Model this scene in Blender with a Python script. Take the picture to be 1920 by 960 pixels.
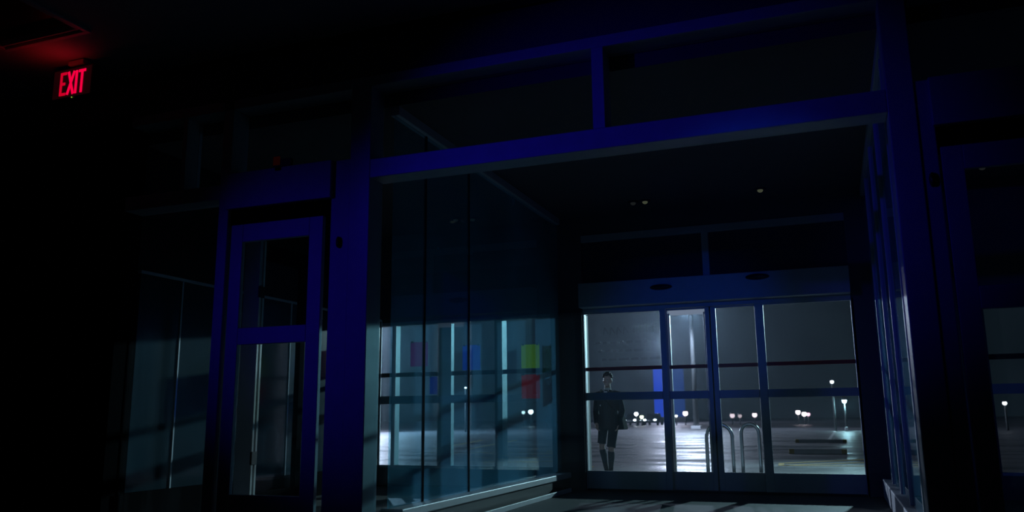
import bpy, bmesh, math, random
from mathutils import Vector, Matrix
random.seed(7)
for o in list(bpy.data.objects): bpy.data.objects.remove(o)
S = bpy.context.scene
C = S.collection
R = math.radians

# ------------------------------------------------------------------ camera
cam_d = bpy.data.cameras.new('camera'); cam = bpy.data.objects.new('camera', cam_d); C.objects.link(cam)
pt, yw, rl = R(11.049), R(20.926), R(-0.562)
fw = Vector((-math.sin(yw)*math.cos(pt), math.cos(yw)*math.cos(pt), math.sin(pt)))
r0 = Vector((math.cos(yw), math.sin(yw), 0)); u0 = r0.cross(fw)
rr = r0*math.cos(rl) + u0*math.sin(rl); uu = -r0*math.sin(rl) + u0*math.cos(rl)
cam.matrix_world = Matrix(((rr.x, uu.x, -fw.x, 0), (rr.y, uu.y, -fw.y, 0), (rr.z, uu.z, -fw.z, 1.1), (0, 0, 0, 1)))
cam_d.lens = 29.04; cam_d.sensor_width = 36; cam_d.clip_end = 600; cam_d.clip_start = 0.05
cam_d.dof.use_dof = True; cam_d.dof.focus_distance = 11.0; cam_d.dof.aperture_fstop = 1.4
cam_d.dof.aperture_blades = 6; cam_d.dof.aperture_rotation = R(12)
S.camera = cam
vs = S.view_settings
S.display_settings.display_device = 'sRGB'
vs.view_transform = 'Standard'; vs.look = 'None'; vs.gamma = 1; vs.exposure = 0.0; vs.use_curve_mapping = False
cy = S.cycles
cy.use_denoising = True; cy.transparent_max_bounces = 48; cy.max_bounces = 8; cy.diffuse_bounces = 3
cy.glossy_bounces = 4; cy.volume_bounces = 0; cy.transmission_bounces = 6
cy.sample_clamp_indirect = 2.0; cy.volume_step_rate = 5; cy.volume_max_steps = 64

# ------------------------------------------------------------------ world (dim night haze) and lights
W = bpy.data.worlds.new('night_sky'); S.world = W; W.use_nodes = True
wn = W.node_tree.nodes; wl = W.node_tree.links
bg = wn['Background']
tc = wn.new('ShaderNodeTexCoord'); sx = wn.new('ShaderNodeSeparateXYZ'); rp = wn.new('ShaderNodeValToRGB')
wl.new(tc.outputs['Generated'], sx.inputs[0]); wl.new(sx.outputs['Z'], rp.inputs[0]); wl.new(rp.outputs[0], bg.inputs[0])
rp.color_ramp.elements[0].position = 0.0; rp.color_ramp.elements[0].color = (0.0030, 0.0062, 0.0085, 1)
rp.color_ramp.elements[1].position = 0.5; rp.color_ramp.elements[1].color = (0.0025, 0.0045, 0.0065, 1)
bg.inputs[1].default_value = 1.0

def light(name, typ, loc, energy, color, size=0.3, target=None, spot=None, blend=1.0):
    d = bpy.data.lights.new(name, typ); o = bpy.data.objects.new(name, d); C.objects.link(o)
    o.location = loc; d.energy = energy; d.color = color
    if typ in ('POINT', 'SPOT'): d.shadow_soft_size = size
    if typ == 'SPOT': d.spot_size = spot; d.spot_blend = blend
    if target is not None:
        o.rotation_euler = (Vector(target) - Vector(loc)).to_track_quat('-Z', 'Y').to_euler()
    return o
# unseen blue source behind the camera; column and door spots added to extend it
light('unseen_blue_spot', 'SPOT', (-11.8, -4.3, 4.5), 1000, (0.020, 0.008, 1.0), 0.10, (-1.7, 6.82, 3.0), R(17.5), 1.0)
light('unseen_blue_spot', 'SPOT', (-11.8, -4.3, 4.4), 280, (0.030, 0.008, 1.0), 0.10, (-4.6, 6.82, 2.1), R(16.5), 1.0)
light('unseen_blue_spot', 'SPOT', (2.2, -4.5, 3.2), 760, (0.001, 0.08, 1.0), 0.10, (-1.9, 12.5, 2.3), R(11), 1.0)

# ------------------------------------------------------------------ materials
def mat(name, col, rough=0.5, metal=0.0, emit=None, es=0.0, spec=None, bump=None, var=None):
    m = bpy.data.materials.new(name); m.use_nodes = True
    n = m.node_tree.nodes; l = m.node_tree.links; b = n['Principled BSDF']
    b.inputs['Base Color'].default_value = (*col, 1); b.inputs['Roughness'].default_value = rough
    b.inputs['Metallic'].default_value = metal
    if spec is not None: b.inputs['Specular IOR Level'].default_value = spec
    if emit: b.inputs['Emission Color'].default_value = (*emit, 1); b.inputs['Emission Strength'].default_value = es
    t = n.new('ShaderNodeTexCoord')
    nz = n.new('ShaderNodeTexNoise'); nz.inputs['Scale'].default_value = (var or (6, .12))[0]; nz.inputs['Detail'].default_value = 4
    l.new(t.outputs['Object'], nz.inputs['Vector'])
    k = (var or (6, .12))[1]
    mp = n.new('ShaderNodeMapRange'); mp.inputs[3].default_value = 1-k; mp.inputs[4].default_value = 1+k
    l.new(nz.outputs[0], mp.inputs[0])
    mx = n.new('ShaderNodeVectorMath'); mx.operation = 'SCALE'; mx.inputs[0].default_value = col
    l.new(mp.outputs[0], mx.inputs['Scale']); l.new(mx.outputs[0], b.inputs['Base Color'])
    if bump:
        bz = n.new('ShaderNodeTexNoise'); bz.inputs['Scale'].default_value = bump[0]; bz.inputs['Detail'].default_value = 3
        l.new(t.outputs['Object'], bz.inputs['Vector'])
        bp = n.new('ShaderNodeBump'); bp.inputs['Strength'].default_value = bump[1]; bp.inputs['Distance'].default_value = bump[2]
        l.new(bz.outputs[0], bp.inputs['Height']); l.new(bp.outputs[0], b.inputs['Normal'])
    return m
def emis(name, col, s):
    m = bpy.data.materials.new(name); m.use_nodes = True; n = m.node_tree.nodes; l = m.node_tree.links
    n.remove(n['Principled BSDF']); e = n.new('ShaderNodeEmission'); e.inputs[0].default_value = (*col, 1); e.inputs[1].default_value = s
    l.new(e.outputs[0], n['Material Output'].inputs[0]); return m
def glass(name, tint, haze=0.0, hazecol=(1, 1, 1), rough=0.02, refl=1.0, scale=1.2):
    m = bpy.data.materials.new(name); m.use_nodes = True; n = m.node_tree.nodes; l = m.node_tree.links
    n.remove(n['Principled BSDF']); out = n['Material Output']
    tr = n.new('ShaderNodeBsdfTransparent'); tr.inputs[0].default_value = (*tint, 1)
    gl = n.new('ShaderNodeBsdfGlossy'); gl.inputs['Roughness'].default_value = rough
    fr = n.new('ShaderNodeFresnel'); ge = n.new('ShaderNodeNewGeometry'); io = n.new('ShaderNodeMapRange')
    io.inputs[3].default_value = 1.45; io.inputs[4].default_value = 1/1.45; l.new(ge.outputs['Backfacing'], io.inputs[0]); l.new(io.outputs[0], fr.inputs[0])
    ml = n.new('ShaderNodeMath'); ml.operation = 'MULTIPLY'; ml.inputs[1].default_value = refl; l.new(fr.outputs[0], ml.inputs[0])
    mx = n.new('ShaderNodeMixShader'); l.new(ml.outputs[0], mx.inputs[0]); l.new(tr.outputs[0], mx.inputs[1]); l.new(gl.outputs[0], mx.inputs[2])
    res = mx
    if haze > 0:
        t = n.new('ShaderNodeTexCoord'); nz = n.new('ShaderNodeTexNoise'); nz.inputs['Scale'].default_value = scale; nz.inputs['Detail'].default_value = 5
        l.new(t.outputs['Object'], nz.inputs['Vector'])
        mr = n.new('ShaderNodeMapRange'); mr.inputs[1].default_value = .3; mr.inputs[2].default_value = .75
        mr.inputs[3].default_value = haze*.4; mr.inputs[4].default_value = haze*1.6; l.new(nz.outputs[0], mr.inputs[0])
        df = n.new('ShaderNodeBsdfDiffuse'); df.inputs[0].default_value = (*hazecol, 1)
        tl = n.new('ShaderNodeBsdfTranslucent'); tl.inputs[0].default_value = (*hazecol, 1)
        m2 = n.new('ShaderNodeMixShader'); m2.inputs[0].default_value = .6; l.new(df.outputs[0], m2.inputs[1]); l.new(tl.outputs[0], m2.inputs[2])
        m3 = n.new('ShaderNodeMixShader'); l.new(mr.outputs[0], m3.inputs[0]); l.new(mx.outputs[0], m3.inputs[1]); l.new(m2.outputs[0], m3.inputs[2])
        res = m3
    l.new(res.outputs[0], out.inputs[0]); return m

M_frame = mat('painted_aluminium', (.50, .52, .56), .5, .15, bump=(3, .04, .01))
M_dark = mat('dark_metal', (.03, .03, .035), .5, .3)
M_wall = mat('painted_wall', (.10, .10, .11), .7, bump=(40, .1, .002))
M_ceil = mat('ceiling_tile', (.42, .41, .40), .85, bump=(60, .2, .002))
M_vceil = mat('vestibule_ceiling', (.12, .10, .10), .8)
M_floor = mat('vinyl_floor', (.06, .06, .065), .35, bump=(5, .05, .004))
M_vfloor = mat('entrance_mat', (.085, .09, .09), .7, bump=(120, .4, .003))
M_glass = glass('clear_glass', (.97, .985, .99), .006, (.8, .9, 1), .01, .8)
M_glassside = glass('teal_tinted_glass', (.74, .96, 1.0), .22, (.25, .75, 1), .02, 1.0, .8)
M_glassfac = glass('shopfront_glass', (.96, .98, 1), .006, (.8, .9, 1), .02, .8, 1.6)
M_red_bar = mat('red_painted_bar', (.22, .03, .04), .5)
M_black = mat('black_plastic', (.012, .012, .014), .4)
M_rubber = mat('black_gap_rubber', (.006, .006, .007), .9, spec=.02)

# ------------------------------------------------------------------ mesh helpers
def bm_box(bm, x0, x1, y0, y1, z0, z1):
    v = [bm.verts.new(p) for p in ((x0,y0,z0),(x1,y0,z0),(x1,y1,z0),(x0,y1,z0),(x0,y0,z1),(x1,y0,z1),(x1,y1,z1),(x0,y1,z1))]
    for f in ((3,2,1,0),(4,5,6,7),(0,1,5,4),(1,2,6,5),(2,3,7,6),(3,0,4,7)): bm.faces.new([v[i] for i in f])
def frames(pts):
    out = []; T0 = None; n = None
    for i, p in enumerate(pts):
        a = pts[max(0, i-1)]; b = pts[min(len(pts)-1, i+1)]; t = (b-a).normalized()
        if n is None:
            n = t.cross(Vector((0,0,1))).normalized() if abs(t.z) < .9 else (Vector((1,0,0)) - t*t.x).normalized()
        else: n = (n - t*n.dot(t)).normalized()
        out.append((n, t.cross(n)))
    return out
def bm_tube(bm, pts, rad, seg=12, cap=True):
    pts = [Vector(p) for p in pts]
    if not isinstance(rad, (list, tuple)): rad = [rad]*len(pts)
    rings = []
    for p, r, (n, b) in zip(pts, rad, frames(pts)):
        rx, ry = r if isinstance(r, (list, tuple)) else (r, r)
        rings.append([bm.verts.new(p + n*rx*math.cos(2*math.pi*k/seg) + b*ry*math.sin(2*math.pi*k/seg)) for k in range(seg)])
    for a, b in zip(rings, rings[1:]):
        for k in range(seg): bm.faces.new((a[k], a[(k+1)%seg], b[(k+1)%seg], b[k]))
    if cap: bm.faces.new(rings[0][::-1]); bm.faces.new(rings[-1])
def bm_ball(bm, c, r, seg=20, rings=12):
    m = Matrix.Translation(c) @ Matrix.Diagonal((*(r if isinstance(r, (list, tuple)) else (r, r, r)), 1))
    bmesh.ops.create_uvsphere(bm, u_segments=seg, v_segments=rings, radius=1, matrix=m)
def link(name, bm, m, parent=None, bevel=0, smooth=False, remesh=0):
    bmesh.ops.recalc_face_normals(bm, faces=bm.faces)
    me = bpy.data.meshes.new(name); bm.to_mesh(me); bm.free(); me.materials.append(m)
    o = bpy.data.objects.new(name, me); C.objects.link(o); o.parent = parent
    if remesh:
        q = o.modifiers.new('r', 'REMESH'); q.mode = 'VOXEL'; q.voxel_size = remesh; q.use_smooth_shade = True
        q = o.modifiers.new('s', 'SMOOTH'); q.factor = .5; q.iterations = 5
    if bevel:
        q = o.modifiers.new('b', 'BEVEL'); q.width = bevel; q.segments = 2; q.limit_method = 'ANGLE'
    if smooth:
        for p in me.polygons: p.use_smooth = True
    return o
def boxes(name, lst, m, parent=None, bevel=0.004):
    bm = bmesh.new()
    for b in lst: bm_box(bm, *b)
    return link(name, bm, m, parent, bevel)
def empty(name, loc=(0, 0, 0), rz=0):
    o = bpy.data.objects.new(name, None); C.objects.link(o); o.location = loc; o.rotation_euler.z = rz; o.empty_display_size = .1; return o
def tag(o, label, cat, group=None):
    o['label'] = label; o['category'] = cat
    if group: o['group'] = group
    return o
def struct(o): o['kind'] = 'structure'; return o
def sbox(name, lst, m, bevel=0): return struct(boxes(name, lst, m, None, bevel))

# ------------------------------------------------------------------ room shell
YP, DP = 6.82, 0.26          # shop partition: camera-side face and depth
YF = 12.5                    # outer shopfront
ZC, ZV = 5.0, 4.25           # ceilings
sbox('floor', [(-12, 6, -6, YP, -.2, 0)], M_floor)
sbox('floor', [(-12, 6, YP, YF+.25, -.2, 0)], M_vfloor)
sbox('wall_left', [(-12.2, -12, -6, YP, -.2, 5.2), (-12.2, -12, YP, YF+.4, -.2, 5.2)], M_wall)
sbox('wall_right', [(6, 6.2, -6, YF+.4, -.2, 5.2)], M_wall)
sbox('wall_back', [(-12.2, 6.2, -6.2, -6, -.2, 5.2)], M_wall)
# shop ceiling with an open troffer recess near the exit sign
TX0, TX1, TY0, TY1 = -7.95, -6.75, 4.54, 5.76
ceil = struct(boxes('ceiling', [(-12, TX0, -6, YP, ZC, 5.2), (TX1, 6, -6, YP, ZC, 5.2), (TX0, TX1, -6, TY0, ZC, 5.2),
        (TX0, TX1, TY1, YP, ZC, 5.2), (TX0, TX1, TY0, TY1, 5.14, 5.2)], M_ceil, None, 0))
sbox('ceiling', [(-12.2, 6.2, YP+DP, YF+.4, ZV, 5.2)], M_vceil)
M_wallup = mat('upper_partition_paint', (.10, .11, .13), .7)
# wall above the partition openings, solid return left of the lobby
sbox('wall_front', [(-12, 6, YP+.02, YP+DP, 4.5, 5.0), ], M_wallup)
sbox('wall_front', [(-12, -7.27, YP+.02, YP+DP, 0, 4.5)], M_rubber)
sbox('trim_1', [(-12, 6, YP-.03, YP+.02, 4.93, 5.0)], M_dark)
# outer shopfront: solid wall over, under and between the glazing
sbox('wall_shopfront', [(-12, -3.6, YF, YF+.3, 2.72, 4.25), (-12, -7.9, YF, YF+.3, 0, 2.72),
     (-7.9, -4.12, YF, YF+.3, 0, .3), (-4.12, -3.6, YF-.05, YF+.3, 0, 2.72), (-3.6, .33, YF+.02, YF+.3, 3.95, 4.25),
     (.33, 1.95, YF, YF+.3, 0, 4.25), (1.95, 6, YF, YF+.3, 2.72, 4.25), (1.95, 6, YF, YF+.3, 0, .3)], M_wall)

# troffer: a ceiling light that is off, with its raised trim
tro = empty('ceiling_light', ((TX0+TX1)/2, (TY0+TY1)/2, ZC))
tag(tro, 'unlit square ceiling light with metal trim, in front of the red exit sign', 'ceiling light')
cx, cy_ = (TX0+TX1)/2, (TY0+TY1)/2; w, d = (TX1-TX0)/2, (TY1-TY0)/2
M_trim = mat('white_trim', (.6, .58, .56), .4)
boxes('frame', [(-w, w, d-.05, d, -.03, .0), (-w, w, -d, -d+.05, -.03, .0), (-w, -w+.05, -d+.05, d-.05, -.03, 0), (w-.05, w, -d+.05, d-.05, -.03, 0),
                (-w+.05, w-.05, d-.10, d-.08, -.015, .05), (w-.10, w-.08, -d+.05, d-.10, -.015, .05)], M_trim, tro)
boxes('diffuser', [(-w+.05, w-.05, -d+.05, d-.05, .10, .12)], M_black, tro, 0)

# ------------------------------------------------------------------ window_1: big partition opening to the entrance lobby
w1 = struct(empty('window_1', (0, 0, 0)))
Y0, Y1 = YP, YP+DP
boxes('post', [(-4.33, -4.10, Y0, Y1, 0, 4.39)], M_frame, w1, .008)
boxes('post', [(.57, .77, Y0, Y1, 0, 4.39)], M_frame, w1, .008)
boxes('header_beam', [(-4.10, .57, Y0, Y1, 3.43, 3.62)], M_frame, w1, .008)
boxes('header_beam', [(-4.33, .77, Y0, Y1, 4.39, 4.5)], M_frame, w1, .008)
boxes('mullion', [(-1.82, -1.71, Y0, Y1-.02, 3.62, 4.39)], M_frame, w1)
boxes('sill', [(-4.10, .57, Y0, Y1, 0, .12)], M_frame, w1, .008)
gy = Y0+.20
for g in ((-4.10, .57, .12, 3.43), (-4.10, -1.82, 3.62, 4.39), (-1.71, .57, 3.62, 4.39)):
    boxes('pane', [(g[0], g[1], gy, gy+.012, g[2], g[3])], M_glass, w1, 0)

# ------------------------------------------------------------------ door_1 / door_2: interior aluminium doors either side
def inner_door(name, xa, xb, jamb_side):
    D = struct(empty(name))
    # header box with a dark shadow gap below it
    boxes('header', [(xa-.02, xb+.0, Y0-.03, Y1, 3.27, 3.66)], M_frame, D, .008)
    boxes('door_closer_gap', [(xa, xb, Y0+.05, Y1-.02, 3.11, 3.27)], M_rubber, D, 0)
    lf = boxes('leaf', [(xa+.02, xa+.17, Y0+.04, Y0+.09, .06, 3.11), (xb-.28, xb-.12, Y0+.04, Y0+.09, .06, 3.11),
                   (xa+.17, xb-.28, Y0+.04, Y0+.09, 2.92, 3.11), (xa+.17, xb-.28, Y0+.04, Y0+.09, .06, .38),
                   (xa+.17, xb-.28, Y0+.04, Y0+.10, 1.85, 2.02)], M_frame, D, .005)
    for z0, z1 in ((.38, 1.85), (2.02, 2.92)):
        boxes('pane', [(xa+.17, xb-.28, Y0+.06, Y0+.072, z0, z1)], M_glass, lf, 0)
    boxes('transom_pane', [(xa, xb, gy, gy+.012, 3.66, 4.39)], M_glass, D, 0)
    return D
d1 = inner_door('door_1', -5.80, -4.53, 1)
boxes('jamb', [(-4.55, -4.33, Y0+.02, Y1, 0, 3.66)], M_frame, d1, .008)
boxes('jamb', [(-5.93, -5.80, Y0, Y1, 0, 4.39)], M_frame, d1, .008)
boxes('head_rail', [(-5.80, -4.33, Y0, Y1, 4.39, 4.5)], M_frame, d1, .008)
bm = bmesh.new(); bm_tube(bm, [(-4.44, Y0+.03, 2.81), (-4.44, Y0-.01, 2.81)], [(.024, .06), (.02, .055)], 16); link('sensor', bm, M_black, d1, smooth=True)
d2 = inner_door('door_2', .89, 2.33, -1)
boxes('jamb', [(.772, .89, Y0+.02, Y1, 0, 3.66)], M_frame, d2, .008)
boxes('jamb', [(2.33, 2.46, Y0, Y1, 0, 4.39)], M_frame, d2, .008)
boxes('head_rail', [(.80, 2.33, Y0, Y1, 4.39, 4.5)], M_frame, d2, .008)
bm = bmesh.new(); bm_tube(bm, [(.83, Y0+.03, 2.85), (.83, Y0-.01, 2.85)], [(.024, .06), (.02, .055)], 16); link('sensor', bm, M_black, d2, smooth=True)
sbox('wall_front', [(2.46, 6, Y0+.02, Y1, 0, 4.5)], M_wall)

# window_2: glazed panel left of door_1
w2 = struct(empty('window_2'))
boxes('post', [(-7.27, -7.235, Y0, Y1, 0, 4.39)], M_rubber, w2, .004)
boxes('frame', [ (-7.24, -5.93, Y0, Y1, 3.40, 3.56), (-7.24, -5.93, Y0, Y1, 4.39, 4.5),
                (-6.50, -6.44, Y0+.02, Y1, 3.56, 4.39), (-7.24, -5.93, Y0, Y1, 0, .14)], M_frame, w2, .006)
boxes('pane', [(-7.24, -5.93, gy, gy+.012, .14, 3.40)], M_glass, w2, 0)
boxes('transom_pane', [(-7.24, -6.50, gy, gy+.012, 3.56, 4.39), (-6.44, -5.93, gy, gy+.012, 3.56, 4.39)], M_glass, w2, 0)

# window_3: lobby glass wall between the two lanes (left of the big opening)
w3 = struct(empty('window_3'))
XS = -3.98
boxes('sill', [(XS-.08, XS+.16, Y1, YF-.06, .19, .27)], M_frame, w3, .01)
boxes('base', [(XS-.06, XS+.13, Y1, YF-.06, 0, .19)], M_black, w3, 0)
boxes('head', [(XS-.05, XS+.05, Y1, YF-.06, ZV-.10, ZV)], M_frame, w3, .006)
ys = [Y1, 7.79, 8.94, YF-.06]
for i in range(3):
    boxes('pane', [(XS-.006, XS+.006, ys[i]+.006, ys[i+1]-.006, .27, ZV-.10)], M_glassside, w3, 0)
    if i: boxes('joint', [(XS-.012, XS+.012, ys[i]-.012, ys[i]+.012, .27, ZV-.10)], M_rubber, w3, 0)
boxes('track', [(XS+.20, XS+.23, Y1, YF-.3, 0, .06)], M_frame, w3, .004)

# window_4: lobby glass wall on the right
w4 = struct(empty('window_4'))
XR = .62
boxes('sill', [(XR-.10, XR+.06, Y1, YF-.06, 0, .25)], M_frame, w4, .01)
boxes('head', [(XR-.05, XR+.05, Y1, YF-.06, ZV-.10, ZV)], M_frame, w4, .006)
yr = [Y1, 7.5, 8.9, 10.1, 11.5, YF-.06]
for i in range(5):
    boxes('pane', [(XR-.006, XR+.006, yr[i]+.02, yr[i+1]-.02, .25, ZV-.10)], M_glassside, w4, 0)
    if i: boxes('mullion', [(XR-.03, XR+.03, yr[i]-.02, yr[i]+.02, .25, ZV-.10)], M_frame, w4, .004)

# window_5: reflective glass-clad wall on the far left of the lobby
M_refl = mat('dark_backed_glass', (.030, .055, .070), .13, 0, spec=1.0, var=(1.5, .3), bump=(1.2, .04, .02))
w5 = struct(empty('window_5'))
XL = -7.2
yl = [Y1, 7.74, 8.62, 9.9, 11.2, YF-.02]
for i in range(5):
    boxes('panel', [(XL-.05, XL, yl[i]+.012, yl[i+1]-.012, .34, 2.74)], M_refl, w5, .003)
    boxes('joint_strip', [(XL-.05, XL+.014, yl[i+1]-.012, yl[i+1]+.012, .34, 2.74)], M_frame, w5, .003)
boxes('top_rail', [(XL-.05, XL+.014, Y1, YF-.02, 2.74, 2.775)], M_frame, w5, .003)
boxes('base', [(XL-.05, XL+.02, Y1, YF-.02, 0, .34)], M_rubber, w5, .003)
boxes('backing_wall', [(XL-.35, XL-.06, Y1, YF, 0, ZV)], M_black, w5, 0)

# folded inner door leaf standing in the left lane (its lit edge shows through door_1)
lf = struct(empty('door_4'))
boxes('leaf', [(-6.17, -5.96, 7.58, 7.66, .06, 3.14)], M_frame, lf, .004)
boxes('leaf_frame', [(-6.17, -6.10, 7.66, 8.6, .06, .3), (-6.17, -6.10, 7.66, 8.6, 2.95, 3.14), (-6.17, -6.10, 8.6, 8.7, .06, 3.14)], M_rubber, lf, .004)
boxes('pane', [(-6.14, -6.13, 7.66, 8.6, .3, 2.95)], M_glass, lf, 0)
boxes('edge_strip', [(-5.955, -5.94, 7.57, 7.60, .30, 2.55), (-5.955, -5.94, 7.63, 7.66, .30, 3.11)], M_trim, lf, .002)
boxes('hinge', [(-5.96, -5.935, 7.57, 7.66, .62, .76), (-5.96, -5.935, 7.57, 7.66, 2.45, 2.58)], M_black, lf, .003)

# ------------------------------------------------------------------ shopfront glazing
def front(name, spans, mull, thin=True, mid=True, dark=M_frame):
    D = struct(empty(name)); a, b = spans[0][0], spans[-1][1]
    boxes('frame', [(a, b, YF, YF+.12, 2.66, 2.72), (a, b, YF, YF+.12, .30, .34)], M_frame, D, .004)
    for m0, m1, dep in mull: boxes('mullion', [(m0, m1, YF, YF+dep, .3, 2.72)], M_frame, D, .004)
    for i, (s0, s1) in enumerate(spans):
        boxes('pane', [(s0, s1, YF+.07, YF+.082, .34, 2.66)], M_glassfac, D, 0)
        if thin: boxes('rail', [(s0, s1, YF+.03, YF+.062, 1.79, 1.86)], M_dark, D, .002)
        if mid and i != mid: boxes('rail', [(s0, s1, YF-.01, YF+.062, 1.34, 1.47)], M_frame, D, .003)
    return D
front('window_6', [(-7.9, -6.99), (-6.92, -6.13), (-5.88, -5.10), (-4.97, -4.12)], [(-6.99, -6.92, .16), (-6.13, -5.88, .12), (-5.10, -4.97, .22)], True, 3)
front('window_7', [(1.95, 3.4), (3.5, 4.9)], [(3.4, 3.5, .14), (4.9, 6.0, .14)])

# door_3: the sliding entrance
d3 = struct(empty('door_3'))
boxes('header', [(-3.6, .33, YF-.22, YF+.12, 2.76, 3.14)], M_frame, d3, .01)
boxes('head_frame', [(-3.6, .33, YF, YF+.12, 2.70, 2.76), (-3.6, .33, YF, YF+.14, 3.84, 3.95)], M_frame, d3, .006)
boxes('transom_mullion', [(-1.70, -1.60, YF, YF+.12, 3.14, 3.84)], M_frame, d3)
for a, b in ((-3.6, -1.70), (-1.60, .33)): boxes('transom_pane', [(a, b, YF+.06, YF+.10, 3.14, 3.84)], M_refl, d3, 0)
for x, z in ((-2.30, 3.00), (-.90, 3.06)):
    bm = bmesh.new(); bm_tube(bm, [(x, YF-.22, z), (x, YF-.27, z), (x, YF-.29, z)], [(.17, .045), (.16, .04), (.10, .02)], 20); link('motion_sensor', bm, M_black, d3, smooth=True)
boxes('threshold', [(-3.6, .33, YF, YF+.14, 0, .03)], M_dark, d3)
def leaf(nm, x0, x1, s0, s1, yy, m=M_frame):
    f = boxes(nm, [(x0, s0, yy, yy+.05, .03, 2.72), (s1, x1, yy, yy+.05, .03, 2.72), (s0, s1, yy, yy+.05, 2.68, 2.72), (s0, s1, yy, yy+.05, .03, .29)], m, d3, .005)
    boxes('rail', [(s0, s1, yy-.015, yy+.055, 1.345, 1.46)], m, f, .004)
    boxes('pane', [(s0, s1, yy+.02, yy+.032, .29, 2.68)], M_glassfac, f, 0)
    boxes('push_bar', [(s0, s1, yy+.045, yy+.065, 1.795, 1.85)], M_red_bar, f, .002)
    return f
fA = leaf('side_panel', -3.60, -2.30, -3.58, -2.39, YF+.02)
fB = leaf('sliding_leaf', -2.38, -1.63, -2.29, -1.72, YF+.08)
fC = leaf('sliding_leaf', -1.66, -.88, -1.56, -1.00, YF+.08)
fD = leaf('side_panel', -.99, .35, -.87, .32, YF+.02)
boxes('jamb', [(-3.62, -3.585, YF-.0, YF+.16, .0, 2.72)], M_frame, d3, .004)
boxes('jamb', [(.32, .36, YF-.0, YF+.16, .0, 2.72)], M_frame, d3, .004)
# the white weather seals round the gap of the left sliding leaf
boxes('weather_seal', [(-2.30, -2.26, YF+.14, YF+.20, .03, 2.64), (-1.75, -1.71, YF+.14, YF+.20, .03, 2.64)], M_trim, fB, .004)
# faint vinyl lettering on the left side panel, too worn to read
M_vinyl = mat('grey_vinyl', (.05, .06, .07), .7)
M_vin = glass('worn_vinyl', (.88, .89, .90), 0, rough=.3, refl=.2)
bm = bmesh.new()
def stroke(x0, z0, x1, z1, t=.018):
    v = Vector((x1-x0, 0, z1-z0)); n = Vector((-v.z, 0, v.x)).normalized()*t/2; yy = YF+.036
    vv = []
    for y in (yy-.0015, yy+.0015):
        for q in ((x0-n.x, z0-n.z), (x1-n.x, z1-n.z), (x1+n.x, z1+n.z), (x0+n.x, z0+n.z)): vv.append(bm.verts.new((q[0], y, q[1])))
    for f in ((0,1,2,3),(7,6,5,4),(0,4,5,1),(1,5,6,2),(2,6,7,3),(3,7,4,0)): bm.faces.new([vv[i] for i in f])
x = -3.28
for g in range(4):                       # worn strokes of the upper word
    stroke(x, 2.34, x+.02, 2.46); stroke(x+.02, 2.46, x+.08, 2.36); x += .105
x += .06
for g in range(4): stroke(x, 2.36, x, 2.48, .03); stroke(x, 2.48, x+.07, 2.48, .022); x += .10
for row in range(3):
    x = -3.42 + .05*row
    while x < -2.55: L = random.uniform(.05, .16); stroke(x, 2.22-.13*row, x+L, 2.225-.13*row, .035); x += L+.04
link('vinyl_lettering', bm, M_vin, fA)
bm = bmesh.new(); bm_tube(bm, [(-3.55, YF-.01, 2.66), (-3.50, YF-.02, 2.66), (-3.49, YF-.02, 2.69), (-3.49, YF-.01, 2.72)], .006); link('hook', bm, M_trim, fA, smooth=True)

sl = empty('glow_strip', (-2.005, YF+.20, 2.72)); tag(sl, 'slim white glowing strip added as the bright top edge of the left sliding door', 'glow strip')  # added glowing strip draws the highlight along the pane top; not a fixture
boxes('housing', [(-.29, .29, -.045, .045, -.03, 0)], M_dark, sl, .004)  # housing and diffuser are only the added strip's two boxes
boxes('diffuser', [(-.28, .28, -.035, .035, -.105, -.03)], emis('strip_glow', (.62, .74, 1.0), .30), sl, .008)

# posters on the shopfront windows
def poster(x0, x1, z0, z1, col, label, ink, name='poster'):
    y = YF+.062; o = empty(name, ((x0+x1)/2, y, z0))
    tag(o, label, 'poster', 'posters taped to the front windows')
    w = (x1-x0)/2; h = z1-z0
    m = bpy.data.materials.new('paper'); m.use_nodes = True; n = m.node_tree.nodes; l = m.node_tree.links
    n.remove(n['Principled BSDF']); df = n.new('ShaderNodeBsdfDiffuse'); tl = n.new('ShaderNodeBsdfTranslucent'); tp = n.new('ShaderNodeBsdfTransparent')
    for q in (df, tl): q.inputs[0].default_value = (*col, 1)
    tp.inputs[0].default_value = (*[min(1, c*1.0) for c in col], 1)
    a = n.new('ShaderNodeMixShader'); a.inputs[0].default_value = .6; l.new(df.outputs[0], a.inputs[1]); l.new(tl.outputs[0], a.inputs[2])
    b = n.new('ShaderNodeMixShader'); b.inputs[0].default_value = .55; l.new(a.outputs[0], b.inputs[1]); l.new(tp.outputs[0], b.inputs[2]); l.new(b.outputs[0], n['Material Output'].inputs[0])
    boxes('sheet', [(-w, w, -.001, .001, 0, h)], m, o, 0)
    mi = mat('ink', ink, .8)
    for a in (-1, 1): boxes('tape', [(a*w*.8-.02, a*w*.8+.02, -.002, -.001, h-.015, h+.02)], M_trim, o, 0)
    return o
poster(-6.67, -6.34, 1.96, 2.37, (.55, .16, .42), 'faded pink and purple poster on the leftmost front windows', (.2, .1, .2))
poster(-5.70, -5.38, 1.87, 2.28, (.10, .30, .80), 'blue poster level with the yellow one, on the middle window', (.1, .1, .3))
poster(-4.66, -4.35, 1.87, 2.25, (.62, .70, .08), 'yellow poster directly above the red poster', (.2, .2, .05))
poster(-4.66, -4.35, 1.39, 1.77, (.75, .07, .10), 'red poster directly below the yellow poster', (.3, .05, .05))
poster(-6.30, -6.13, 1.49, 1.78, (.02, .08, .55), 'small dark blue notice low on the window beside the wide mullion', (.05, .05, .2), 'notice')

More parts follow.
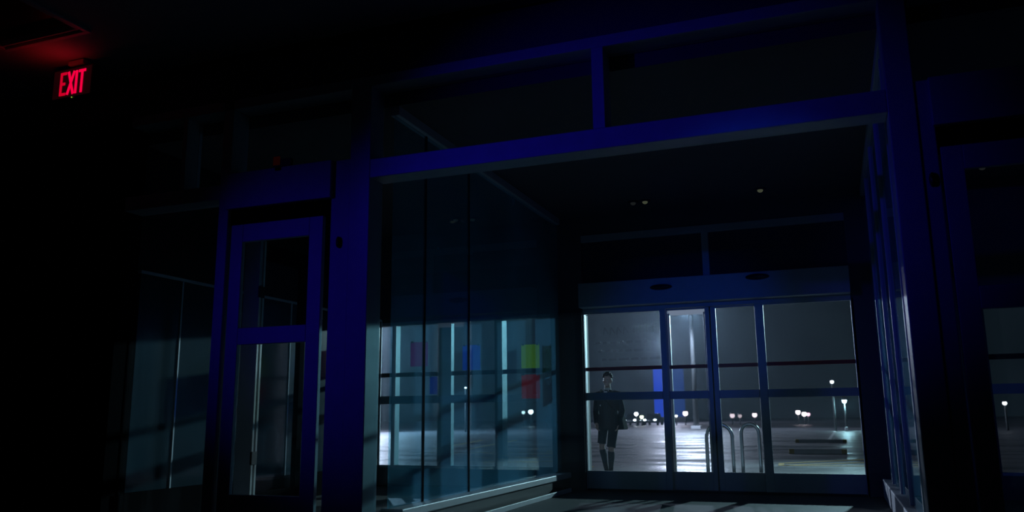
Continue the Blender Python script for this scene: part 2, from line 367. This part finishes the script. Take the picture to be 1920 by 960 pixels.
# ------------------------------------------------------------------ ceiling spots in the lobby (bulb emission imitates reflected glints)
M_glint = emis('dim_glint', (.9, 1.0, .62), .055)
M_glintoff = emis('faint_glint', (.8, .9, .9), .012)
def downlight(x, y, label, m):
    o = empty('downlight', (x, y, ZV)); tag(o, label, 'ceiling light', 'small recessed downlights in the lobby ceiling')
    bm = bmesh.new(); bm_tube(bm, [(0, 0, 0), (0, 0, -.012), (0, 0, -.02)], [.085, .085, .07], 24); link('trim_ring', bm, M_dark, o, smooth=False)
    bm = bmesh.new(); bm_ball(bm, (0, -.01, -.025), (.04, .04, .03), 16, 10); link('bulb', bm, m, o, smooth=True)
for x, lb, m in ((-5.20, 'faint downlight above the teal side windows', M_glintoff), (-5.46, 'fainter downlight furthest left in the lobby ceiling', M_glintoff),
              (-2.40, 'dim greenish downlight left of centre above the entrance', M_glint), (-2.58, 'very faint downlight just left of the dim greenish one', M_glintoff),
              (-.75, 'dim yellowish downlight right of centre above the entrance', M_glint), (2.03, 'faint downlight seen through the right hand door', M_glintoff)):
    downlight(x, 11.85 if x > -5.3 else 11.77, lb, m)

# ------------------------------------------------------------------ EXIT sign
ex = empty('exit_sign', (-7.45, 6.2, 4.965)); tag(ex, 'red glowing EXIT sign hanging from the dark ceiling at upper left', 'exit sign')
M_letter = emis('red_letters', (1.0, .0, .055), .92)
M_letter2 = emis('red_letter_dim', (.62, .0, .02), .92)
M_face = mat('sign_face', (.06, .01, .015), .5, emit=(.02, .0015, .003), es=.35)
boxes('housing', [(-.32, .26, .0, .09, -.42, -.06)], M_black, ex, .01)
boxes('face', [(-.30, .24, -.006, .0, -.40, -.08)], M_face, ex, 0)
boxes('canopy', [(-.12, .10, .0, .09, -.03, .02)], M_trim, ex, .004)
boxes('stem', [(-.03, .02, .03, .06, -.07, -.02)], M_black, ex, 0)
def glyph(bm, segs, x, w, z, h, t):
    for (a, b, c, d) in segs:
        p, q = Vector((x+a*w, 0, z+b*h)), Vector((x+c*w, 0, z+d*h)); v = (q-p)
        n = Vector((-v.z, 0, v.x)).normalized()*t/2
        vv = [bm.verts.new((s.x, y, s.z)) for y in (-.012, -.004) for s in (p-n, q-n, q+n, p+n)]
        for f in ((0,1,2,3),(7,6,5,4),(0,4,5,1),(1,5,6,2),(2,6,7,3),(3,7,4,0)): bm.faces.new([vv[i] for i in f])
t = .030; zb, h = -.375, .265
L = {'E': ([(.0, 0, .0, 1), (0, .05, 1, .05), (0, .5, .8, .5), (0, .95, 1, .95)], -.185, .075, M_letter2),
     'X': ([(0, 0, 1, 1), (0, 1, 1, 0)], -.085, .085, M_letter),
     'I': ([(.5, 0, .5, 1)], .02, .03, M_letter),
     'T': ([(.5, 0, .5, 1), (0, .95, 1, .95)], .065, .10, M_letter)}
for k, (sg, x0, ww, m) in L.items():
    bm = bmesh.new(); glyph(bm, sg, x0, ww, zb, h, t); link('letter', bm, m, ex)
bm = bmesh.new(); bm_ball(bm, (-.01, -.008, -.414), .007, 12, 8); link('indicator_light', bm, emis('green_led', (.35, .6, .05), .8), ex, smooth=True)
light('exit_sign_glow', 'SPOT', (-7.5, 6.0, 4.66), 0.62, (1, .02, .02), .04, (-7.55, 5.95, 5.0), R(150), .9)


# glowing block added for a dim red reflection over the left door
rl_ = empty('red_glow_block', (-5.17, YP-.02, 3.72)); tag(rl_, 'small red glowing block added for a dim red gleam on the left door header', 'red glow')
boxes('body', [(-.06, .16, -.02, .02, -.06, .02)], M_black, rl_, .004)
boxes('lens', [(-.055, .03, -.03, -.02, -.045, .05)], emis('dim_red_glow', (.5, .05, .04), .012), rl_, .006)  # emission imitates the red gleam; no lamp lens
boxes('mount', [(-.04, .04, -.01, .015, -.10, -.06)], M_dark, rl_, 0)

# ------------------------------------------------------------------ outdoors: wet parking lot
def asphalt():
    m = bpy.data.materials.new('wet_asphalt'); m.use_nodes = True; n = m.node_tree.nodes; l = m.node_tree.links; b = n['Principled BSDF']
    t = n.new('ShaderNodeTexCoord'); mp = n.new('ShaderNodeMapping'); mp.inputs['Scale'].default_value = (.35, .9, 1)
    l.new(t.outputs['Object'], mp.inputs[0])
    nz = n.new('ShaderNodeTexNoise'); nz.inputs['Scale'].default_value = .7; nz.inputs['Detail'].default_value = 8; nz.inputs['Roughness'].default_value = .6
    l.new(mp.outputs[0], nz.inputs['Vector'])
    mr = n.new('ShaderNodeMapRange'); mr.inputs[1].default_value = .38; mr.inputs[2].default_value = .62; mr.inputs[3].default_value = .30; mr.inputs[4].default_value = .62
    l.new(nz.outputs[0], mr.inputs[0]); l.new(mr.outputs[0], b.inputs['Roughness'])
    cr = n.new('ShaderNodeValToRGB'); cr.color_ramp.elements[0].color = (.05, .05, .058, 1); cr.color_ramp.elements[1].color = (.12, .115, .125, 1)
    l.new(nz.outputs[0], cr.inputs[0]); l.new(cr.outputs[0], b.inputs['Base Color'])
    n2 = n.new('ShaderNodeTexNoise'); n2.inputs['Scale'].default_value = 3.5; n2.inputs['Detail'].default_value = 6
    l.new(t.outputs['Object'], n2.inputs['Vector'])
    bp = n.new('ShaderNodeBump'); bp.inputs['Strength'].default_value = .35; bp.inputs['Distance'].default_value = .03
    l.new(n2.outputs[0], bp.inputs['Height']); l.new(bp.outputs[0], b.inputs['Normal'])
    b.inputs['Specular IOR Level'].default_value = .8
    return m
bm = bmesh.new(); bm_box(bm, -160, 120, YF+.3, 280, -.3, 0)
lot = struct(link('parking_lot', bm, asphalt()))
M_yel = mat('yellow_paint', (.85, .50, .05), .55, var=(9, .5))
M_whi = mat('white_paint', (.55, .55, .55), .55, var=(9, .5))
def line(x0, y0, x1, y1, w=.20, m=M_yel):
    bm = bmesh.new(); v = Vector((x1-x0, y1-y0, 0)); n = Vector((-v.y, v.x, 0)).normalized()*w/2
    a, b = Vector((x0, y0, .0)), Vector((x1, y1, .0))
    vv = [bm.verts.new(q + Vector((0, 0, z))) for z in (.001, .006) for q in (a-n, b-n, b+n, a+n)]
    for f in ((3,2,1,0),(4,5,6,7),(0,1,5,4),(1,2,6,5),(2,3,7,6),(3,0,4,7)): bm.faces.new([vv[i] for i in f])
    o = link('painted_line', bm, m, lot); return o
line(-13.6, 27.6, -16.4, 38.5, .16); line(-12.2, 27.2, -14.6, 38.5, .16)
for k in range(5): line(-8.2-k*.15, 17.6+k*2.1, -5.1-k*.9, 18.3+k*2.3, .14)
line(-12.9, 24.5, -7.4, 25.6, .12)
line(-1.15, 19.6, 2.8, 23.2, .2); line(-1.15, 19.6, 3.0, 19.9, .2); line(-1.2, 20.5, 3.2, 25.5, .2); line(-1.2, 19.5, -1.25, 20.6, .12)
line(-.4, 34.8, -.1, 60, .14, M_whi); line(1.9, 27, 3.4, 40, .12)
line(-9.5, 60, -8.8, 85, .2, M_whi)

# wheel stops
M_conc = mat('wet_concrete', (.75, .75, .78), .6, bump=(25, .3, .01)); M_yend = mat('yellow_end_paint', (.60, .42, .07), .5)
def wheel_stop(x, y, label, L=1.55):
    o = empty('wheel_stop', (x, y, 0)); tag(o, label, 'wheel stop', 'concrete wheel stops in the parking lot')
    def seg(nm, a, b, m):
        bm = bmesh.new(); pr = [(-.09, 0), (.09, 0), (.07, .10), (.04, .13), (-.04, .13), (-.07, .10)]
        A = [bm.verts.new((a, p[0], p[1])) for p in pr]; B = [bm.verts.new((b, p[0], p[1])) for p in pr]
        for i in range(6): bm.faces.new((A[i], A[(i+1)%6], B[(i+1)%6], B[i]))
        bm.faces.new(A[::-1]); bm.faces.new(B); link(nm, bm, m, o, .008)
    seg('body', -L/2+.14, L/2-.14, M_conc); seg('painted_end', -L/2, -L/2+.14, M_yend); seg('painted_end', L/2-.14, L/2, M_yend)
wheel_stop(-.55, 25.6, 'nearer concrete wheel stop with yellow ends, right of the doors')
wheel_stop(-.62, 35.5, 'further concrete wheel stop with yellow ends, behind the nearer one', 1.9)

# inverted-U bike hoops outside the doors
M_steel = mat('galvanised_steel', (.55, .58, .60), .28, .9)
def hoop(x, y, wd, rz, label, h=.95):
    o = empty('bike_rack', (x, y, 0), rz); tag(o, label, 'bike rack', 'steel hoops outside the entrance')
    bm = bmesh.new(); r = wd/2; pts = [(-r, 0, 0)] + [(-r, 0, .3)] + [(-r*math.cos(a), 0, h-r+r*math.sin(a)) for a in [math.pi*k/16 for k in range(17)]] + [(r, 0, .3), (r, 0, 0)]
    bm_tube(bm, pts, .030, 14); link('hoop', bm, M_steel, o, smooth=True)
    for s in (-r, r):
        bm = bmesh.new(); bm_tube(bm, [(s, 0, 0), (s, 0, .012)], .075, 18); link('base_plate', bm, M_steel, o)
hoop(-1.85, 14.5, .42, R(8), 'steel hoop rack left, partly behind the centre door mullion')
hoop(-1.35, 14.5, .30, R(-14), 'steel hoop rack right of the centre door mullion')

# ------------------------------------------------------------------ lamps
M_pole = mat('grey_pole', (.06, .065, .07), .7, .0)
def lamp_post(x, y, z, col, es, energy, label, head=(.35, .22, .06), radius=.09, group=None, aim=None, arm=0.0, cone=24):
    o = empty('lamp_post', (x, y, 0)); tag(o, label, 'street lamp', group)
    bm = bmesh.new(); bm_tube(bm, [(0, arm, 0), (0, arm, z*.5), (0, arm, z+.25)], [radius*1.3, radius, radius*.8], 14)
    if arm: bm_tube(bm, [(0, arm, z+.20), (0, 0, z+.12)], radius*.5, 10)
    link('pole', bm, M_pole, o, smooth=True)
    bm = bmesh.new(); bm_box(bm, -radius*2.2, radius*2.2, arm-radius*2.2, arm+radius*2.2, 0, .25); link('footing', bm, M_conc, o, .02)
    hx, hy, hz = head
    bm = bmesh.new(); bm_box(bm, -hx, hx, -hy, hy, z+.02, z+.02+hz*1.6); link('lamp_head', bm, M_dark, o, .02)
    bm = bmesh.new(); bm_ball(bm, (0, 0, z), (hx*.85, hy*.85, hz), 18, 10); link('lamp_lens', bm, emis('lamp_glow', col, es), o, smooth=True)
    if energy and aim: light('lamp_light', 'SPOT', (x, y-.05, z-hz-.12), energy, col, .22, aim, R(cone), .6)
    elif energy: light('lamp_light', 'POINT', (x, y-.05, z-hz-.12), energy, col, .22)
    return o
LAV = (.66, .78, 1.0); CYN = (.42, .92, 1.0)
lamp_post(-11.0, 70, 10.1, LAV, 12, 7000, 'tall bright white lamp post seen through the left sliding door', (.65, .4, .14), .18, arm=1.8, aim=(-10.8, 63, 0), cone=176)
lamp_post(-35.6, 56, 8.6, LAV, 10, 40000, 'bright white lamp post beyond the leftmost front window', (.6, .4, .14), .16, arm=1.8)
lamp_post(3.8, 38, 6.1, (.55, .92, 1.0), 8, 27000, 'cyan white lamp post behind the right hand column', (.35, .25, .08), .10, aim=(-4.6, 9, 1.4))
lamp_post(.62, 60, 1.98, (.50, .93, 1), 110, 170, 'brilliant cyan lamp low at the right, glowing above the lot', (.16, .20, .17), .05, 'distant')
lamp_post(-26.2, 140, 13.5, (.74, .76, 1.0), 3, 15000, 'far lamp post added to brighten the distant lot, in line with the blue tower', (.3, .25, .10), .12)  # extra lamp added to light the far end of the lot
def far_lamp(x, y, z, col, es, label, r=.12):
    o = empty('path_light', (x, y, 0)); tag(o, label, 'outdoor lamp', 'distant small lamps across the parking lot')
    bm = bmesh.new(); bm_tube(bm, [(0, 0, 0), (0, 0, z-r*.6)], [.07, .05], 10); link('pole', bm, M_pole, o, smooth=True)
    bm = bmesh.new(); bm_tube(bm, [(0, 0, z+r*.7), (0, 0, z+r*1.25)], [r*1.2, r*.5], 12); link('cap', bm, M_dark, o)
    bm = bmesh.new(); bm_ball(bm, (0, 0, z), r, 14, 10); link('globe', bm, emis('globe_glow', col, es), o, smooth=True)
PK = (1, .80, .86); WH = (.9, .95, 1)
far_lamp(-.05, 60, 3.23, WH, 5, 'pale round lamp high above the brilliant cyan lamp', .12)
far_lamp(-26.95, 60, 3.42, WH, 8, 'small white lamp between the rails of the teal side window', .09)
far_lamp(-16.53, 100, 1.36, PK, 4, 'pinkish round lamp right of the blue lit tower', .30)
far_lamp(-17.61, 100, 1.07, WH, 3, 'small white lamp beside the pinkish round one', .17)
far_lamp(-11.15, 100, 1.05, PK, 1.1, 'dim grey-pink lamp just right of the centre mullion', .28)
far_lamp(-10.3, 100, 1.0, PK, .6, 'dimmest grey lamp between two dim pink ones', .22)
far_lamp(-8.65, 100, 1.1, PK, 2, 'dim pink lamp above the right steel hoop', .28)
far_lamp(-3.92, 100, 1.35, PK, 6, 'left lamp of the bright pinkish pair', .26)
far_lamp(-3.27, 100, 1.15, PK, 7, 'middle lamp of the bright pinkish pair', .26)
far_lamp(-2.85, 100, 1.12, (1, .6, .75), 2, 'faint pink lamp touching the bright pinkish pair on its right', .22)
far_lamp(-35.9, 100, 1.77, WH, 12, 'bright white lamp low in the right pane of the teal side window', .30)
far_lamp(-36.9, 100, 1.70, WH, 3, 'weaker white lamp just left of the bright low one in the teal window', .22)
far_lamp(9.93, 60, 1.67, WH, 3, 'small white lamp in the far right window', .13)
far_lamp(-21.06, 94, 1.34, WH, 12, 'white lamp on a short post above the parked headlights', .22)
far_lamp(-20.45, 94, 1.0, (.9, 1, .6), 6, 'yellow-green lamp beside the white short post lamp', .20)

# parked cars far across the lot, headlights towards the shop
M_car = mat('dark_car_paint', (.02, .025, .03), .25, .3); M_cglass = mat('car_glass', (.01, .012, .015), .1); M_tyre = mat('tyre', (.015, .015, .015), .9)
def car(x, y, es, label, rz=0):
    o = empty('car', (x, y, 0), rz); tag(o, label, 'car', 'parked cars far across the lot')
    def prism(nm, prof, hw, m, bev):
        bm = bmesh.new(); A = [bm.verts.new((-hw, p[0], p[1])) for p in prof]; B = [bm.verts.new((hw, p[0], p[1])) for p in prof]
        k = len(prof)
        for i in range(k): bm.faces.new((A[i], A[(i+1)%k], B[(i+1)%k], B[i]))
        bm.faces.new(A); bm.faces.new(B[::-1]); link(nm, bm, m, o, bev, True)
    prism('body', [(-2.2, .3), (-2.25, .6), (-2.1, .78), (-1.1, .92), (1.6, .95), (2.15, .85), (2.2, .3)], .85, M_car, .08)
    prism('cabin', [(-1.0, .92), (-.4, 1.38), (1.0, 1.42), (1.7, .94)], .68, M_cglass, .06)
    for sx_ in (-.78, .78):
        for yy in (-1.35, 1.35):
            bm = bmesh.new(); bm_tube(bm, [(sx_-.1, yy, .31), (sx_+.1, yy, .31)], .31, 18); link('wheel', bm, M_tyre, o, smooth=False)
    for sx_ in (-.62, .62):
        bm = bmesh.new(); bm_ball(bm, (sx_, -2.22, .63), (.19, .06, .11), 14, 8); link('headlight', bm, emis('headlight_glow', (.75, .9, 1), es), o, smooth=True)
car(-22.72, 100, 14, 'left parked car with blue-white headlights, far behind the walking person')
car(-20.95, 103, 9, 'right parked car with dimmer headlights, left of the blue tower')
# blue lit pylon sign far away
py = empty('pylon_sign', (-28.0, 150, 0)); tag(py, 'tall saturated blue lit pylon sign far behind the left door', 'sign')
boxes('lit_panel', [(-2.2, 1.2, -.3, .3, .9, 9.6)], emis('blue_panel', (.004, .05, .62), .85), py, .05)
boxes('lit_panel', [(1.2, 3.2, -.25, .25, .9, 9.6)], emis('dim_blue_panel', (.005, .06, .35), .45), py, .05)
boxes('base', [(-2.4, 3.3, -.5, .5, 0, .9)], M_dark, py, .05)

# ------------------------------------------------------------------ night mist over the lot
fogm = bpy.data.materials.new('night_mist'); fogm.use_nodes = True; n = fogm.node_tree.nodes; l = fogm.node_tree.links
n.remove(n['Principled BSDF']); vsn = n.new('ShaderNodeVolumeScatter'); vsn.inputs['Color'].default_value = (.62, .84, 1, 1)
vsn.inputs['Density'].default_value = .0011; vsn.inputs['Anisotropy'].default_value = .7
l.new(vsn.outputs[0], n['Material Output'].inputs['Volume'])
bm = bmesh.new(); bm_box(bm, -150, 110, 42, 230, .02, 26)
fog = link('mist', bm, fogm); fog['kind'] = 'stuff'; tag(fog, 'thin bluish night mist hanging over the parking lot', 'mist')

# ------------------------------------------------------------------ the person
M_skin = mat('skin', (.55, .38, .32), .5); M_hair = mat('dark_hair', (.035, .022, .018), .6, bump=(60, .6, .01))
M_jack = mat('dark_wool_jacket', (.018, .020, .028), .9, bump=(150, .3, .003)); M_short = mat('dark_shorts', (.014, .018, .026), .9)
M_sock = mat('black_socks', (.012, .012, .020), .9); M_shoe = mat('black_leather', (.012, .012, .014), .35); M_shirt = mat('white_shirt', (.65, .66, .70), .8)
P = empty('person', (-3.93, 15.2, 0), R(-6)); tag(P, 'person in dark jacket, knee-length shorts and black knee socks walking towards the doors', 'person')
# local axes: x to the picture's right, -y towards the shop, z up
hipL, hipR = Vector((-.10, .01, .98)), Vector((.10, .01, .98))
kL, kR = Vector((-.155, .02, .555)), Vector((.070, -.09, .525))
aL, aR = Vector((-.115, .13, .115)), Vector((.025, -.03, .085))
shL, shR = Vector((-.195, .0, 1.50)), Vector((.195, .0, 1.50))
eL, eR = Vector((-.265, .05, 1.20)), Vector((.255, .05, 1.20))
wL, wR = Vector((-.215, -.06, .97)), Vector((.235, -.07, .97))
def hand(bm, w, d, side, curl):
    d = d.normalized(); fwd = Vector((0, -1, 0)); pal = (w + d*.02, w + d*.10)
    bm_tube(bm, [w - d*.02, w+d*.03, w + d*.085], [(.024, .020), (.036, .017), (.038, .015)], 12)
    lat = Vector((0, -1, 0)); inn = Vector((-side, 0, 0))
    for i, (off, ln) in enumerate(((-.028, .062), (-.010, .072), (.009, .068), (.027, .054))):
        b = w + d*.085 - lat*off
        p1 = b + d*ln*.45 + inn*curl*.010; p2 = p1 + d*ln*.32 + inn*curl*.020; p3 = p2 + d*ln*.18 + inn*curl*.018
        bm_tube(bm, [b-d*.01, p1, p2, p3], [.0095, .009, .008, .0065], 8)
    b = w + d*.03 + lat*.030
    bm_tube(bm, [b-lat*.01, b + (lat*.6+d).normalized()*.035, b + (lat*.35+d).normalized()*.07 + inn*.012], [.012, .011, .008], 8)
bm = bmesh.new()
# trunk, neck, limbs
bm_tube(bm, [(0, .01, .90), (0, .01, 1.0), (0, 0, 1.15), (0, -.005, 1.32), (0, .0, 1.45), (0, .005, 1.53), (0, .0, 1.58)],
        [(.12, .08), (.155, .10), (.135, .09), (.155, .10), (.17, .095), (.11, .07), (.06, .06)], 20)
bm_tube(bm, [(0, .01, 1.50), (0, .0, 1.60), (.005, -.01, 1.70)], [.062, .056, .055], 14)
for hp, k, a in ((hipL, kL, aL), (hipR, kR, aR)):
    bm_tube(bm, [hp, hp.lerp(k, .5), k, k.lerp(a, .3) + Vector((0, .015, 0)), k.lerp(a, .7), a], [.088, .072, .054, .055, .040, .034], 14)
    f = a + Vector((0, -.02, -.045))
    bm_tube(bm, [a + Vector((0, .045, -.05)), f, f + Vector((0, -.09, -.01)), f + Vector((0, -.17, -.02))], [(.03, .03), (.038, .035), (.042, .028), (.03, .018)], 12)
for s, sh, e, w in ((-1, shL, eL, wL), (1, shR, eR, wR)):
    bm_tube(bm, [sh + Vector((-s*.06, 0, 0)), sh, sh.lerp(e, .5), e, e.lerp(w, .5), w], [.055, .055, .045, .038, .034, .025], 14)
    hand(bm, w, w-e, s, 1.0)
# head
H = Vector((.01, -.02, 1.755))
bm_ball(bm, H + Vector((0, .012, .02)), (.078, .095, .105)); bm_ball(bm, H + Vector((0, -.028, -.045)), (.056, .062, .072))
bm_ball(bm, H + Vector((0, -.060, -.090)), (.026, .024, .022))
bm_tube(bm, [H + Vector((0, -.080, .015)), H + Vector((0, -.100, -.028)), H + Vector((0, -.084, -.036))], [.009, .014, .012], 10)
for s in (-1, 1):
    bm_ball(bm, H + Vector((s*.030, -.080, .022)), (.024, .010, .008)); bm_ball(bm, H + Vector((s*.042, -.055, -.020)), (.022, .022, .020))
    bm_ball(bm, H + Vector((s*.080, .012, -.008)), (.010, .020, .032))
bm_tube(bm, [H + Vector((-.024, -.078, -.060)), H + Vector((0, -.088, -.058)), H + Vector((.024, -.078, -.060))], [.005, .009, .005], 8)
body = link('body', bm, M_skin, P, remesh=.006)
M_eye = mat('eye_white', (.5, .5, .5), .3)
for s in (-1, 1):
    bm = bmesh.new(); bm_ball(bm, H + Vector((s*.030, -.082, .004)), (.011, .008, .006), 12, 8); link('eye', bm, M_eye, P, smooth=True)
# hair: a cap of short curls with a fringe
bm = bmesh.new()
bm_ball(bm, H + Vector((0, .038, .062)), (.084, .086, .086))
for i in range(90):
    a = random.uniform(0, 2*math.pi); b = random.uniform(.0, 1.25)
    v = Vector((math.cos(a)*math.cos(b)*.088, math.sin(a)*math.cos(b)*.095+.02, math.sin(b)*.098+.055))
    if v.y < -.04 and v.z < .100: continue
    bm_ball(bm, H + v, random.uniform(.012, .022), 8, 6)
for i in range(9): bm_ball(bm, H + Vector((-.06+.014*i, -.075+abs(i-4)*.004, .098+random.uniform(-.01, .008))), .016, 8, 6)
link('hair', bm, M_hair, P, remesh=.007)
# jacket
bm = bmesh.new()
bm_tube(bm, [(0, .01, .88), (0, .01, .98), (0, 0, 1.15), (0, -.005, 1.32), (0, .0, 1.46), (0, .005, 1.545), (0, .01, 1.585)],
        [(.200, .135), (.195, .135), (.175, .125), (.195, .130), (.215, .120), (.13, .09), (.07, .072)], 26)
for s, sh, e, w in ((-1, shL, eL, wL), (1, shR, eR, wR)):
    bm_tube(bm, [sh + Vector((-s*.08, 0, .01)), sh, sh.lerp(e, .5), e, e.lerp(w, .5), e.lerp(w, .97)], [.070, .076, .066, .060, .055, .047], 16)
link('jacket', bm, M_jack, P, remesh=.009)
bm = bmesh.new()   # lapels
for s in (-1, 1):
    a = [Vector((s*.045, -.085, 1.56)), Vector((s*.105, -.11, 1.42)), Vector((s*.015, -.150, 1.20)), Vector((s*.01, -.125, 1.47))]
    v = [bm.verts.new(q + Vector((0, dy, 0))) for dy in (-.012, .004) for q in a]
    for f in ((0,1,2,3),(7,6,5,4),(0,4,5,1),(1,5,6,2),(2,6,7,3),(3,7,4,0)): bm.faces.new([v[i] for i in f])
link('lapel', bm, M_jack, P, .003)
# shirt collar
bm = bmesh.new()
bm_tube(bm, [(0, .004, 1.555), (0, .0, 1.60), (0, -.002, 1.625)], [(.078, .076), (.067, .066), (.064, .064)], 22, cap=False)
for s in (-1, 1): bm_tube(bm, [(s*.02, -.072, 1.605), (s*.05, -.083, 1.56)], [(.025, .006), (.008, .004)], 8)
bm_box(bm, -.03, .03, -.118, -.10, 1.44, 1.56)
link('shirt_collar', bm, M_shirt, P, smooth=False)
# shorts with hems, flared below the jacket
bm = bmesh.new()
bm_tube(bm, [(0, .01, .87), (0, .01, .95), (0, .01, 1.02)], [(.170, .12), (.185, .125), (.165, .115)], 24)
for hp, k, top in ((hipL, kL, .055), (hipR, kR, .02)):
    e = hp.lerp(k, 1.0) + Vector((0, 0, top))
    bm_tube(bm, [hp + Vector((0, 0, -.02)), hp.lerp(e, .4), hp.lerp(e, .75), e], [(.098, .11), (.090, .10), (.083, .09), (.082, .088)], 18)
link('shorts', bm, M_short, P, remesh=.009)
# socks, shoes
for nm, m, k, a in (('left', M_sock, kL, aL), ('right', M_sock, kR, aR)):
    bm = bmesh.new(); t0 = k.lerp(a, .12)
    bm_tube(bm, [t0, k.lerp(a, .16), k.lerp(a, .35) + Vector((0, .015, 0)), k.lerp(a, .7), a, a + Vector((0, -.005, -.03))], [.058, .060, .061, .046, .040, .042], 16)
    link('sock', bm, m, P, smooth=True)
    bm = bmesh.new(); g = a + Vector((0, 0, -.055)); lift = 0 if nm == 'right' else .02
    bm_tube(bm, [g + Vector((0, .065, 0)), g + Vector((0, .02, .005)), g + Vector((0, -.07, -.005)), g + Vector((0, -.16, -.012)), g + Vector((0, -.20, -.014))],
            [(.034, .035), (.046, .046), (.050, .036), (.048, .026), (.030, .016)], 16)
    bm_box(bm, a.x-.044, a.x+.044, a.y-.20, a.y+.07, a.z-.085, a.z-.068)
    link('shoe', bm, M_shoe, P, remesh=.008)
# badge on the breast
bm = bmesh.new(); bm_ball(bm, (-.105, -.128, 1.30), (.012, .006, .016), 10, 8); link('badge', bm, M_shirt, P)
# satchel on the hip, strap over the shoulder (a thing of its own)
B = empty('shoulder_bag', (-3.93, 15.2, 0), R(-6)); tag(B, 'black shoulder bag hanging at the walking person\'s hip', 'bag')
M_bag = mat('black_bag', (.006, .006, .009), .9, spec=.05)
bm = bmesh.new(); v0 = [(.205, -.15, .86), (.325, -.10, .86), (.325, .17, .86), (.205, .12, .86)]; v1 = [(.215, -.12, 1.10), (.285, -.08, 1.10), (.285, .13, 1.10), (.215, .09, 1.10)]
A = [bm.verts.new(q) for q in v0]; D_ = [bm.verts.new(q) for q in v1]
bm.faces.new(A[::-1]); bm.faces.new(D_)
for i in range(4): bm.faces.new((A[i], A[(i+1)%4], D_[(i+1)%4], D_[i]))
link('bag_body', bm, M_bag, B, .02)
bm = bmesh.new(); bm_tube(bm, [(.25, -.10, 1.09), (.14, -.150, 1.25), (-.02, -.155, 1.42), (-.12, -.10, 1.55), (-.135, .0, 1.585), (-.11, .10, 1.54), (.02, .14, 1.38), (.15, .13, 1.22), (.25, .10, 1.09)], [(.018, .006)]*9, 10)
link('strap', bm, M_bag, B, smooth=True)
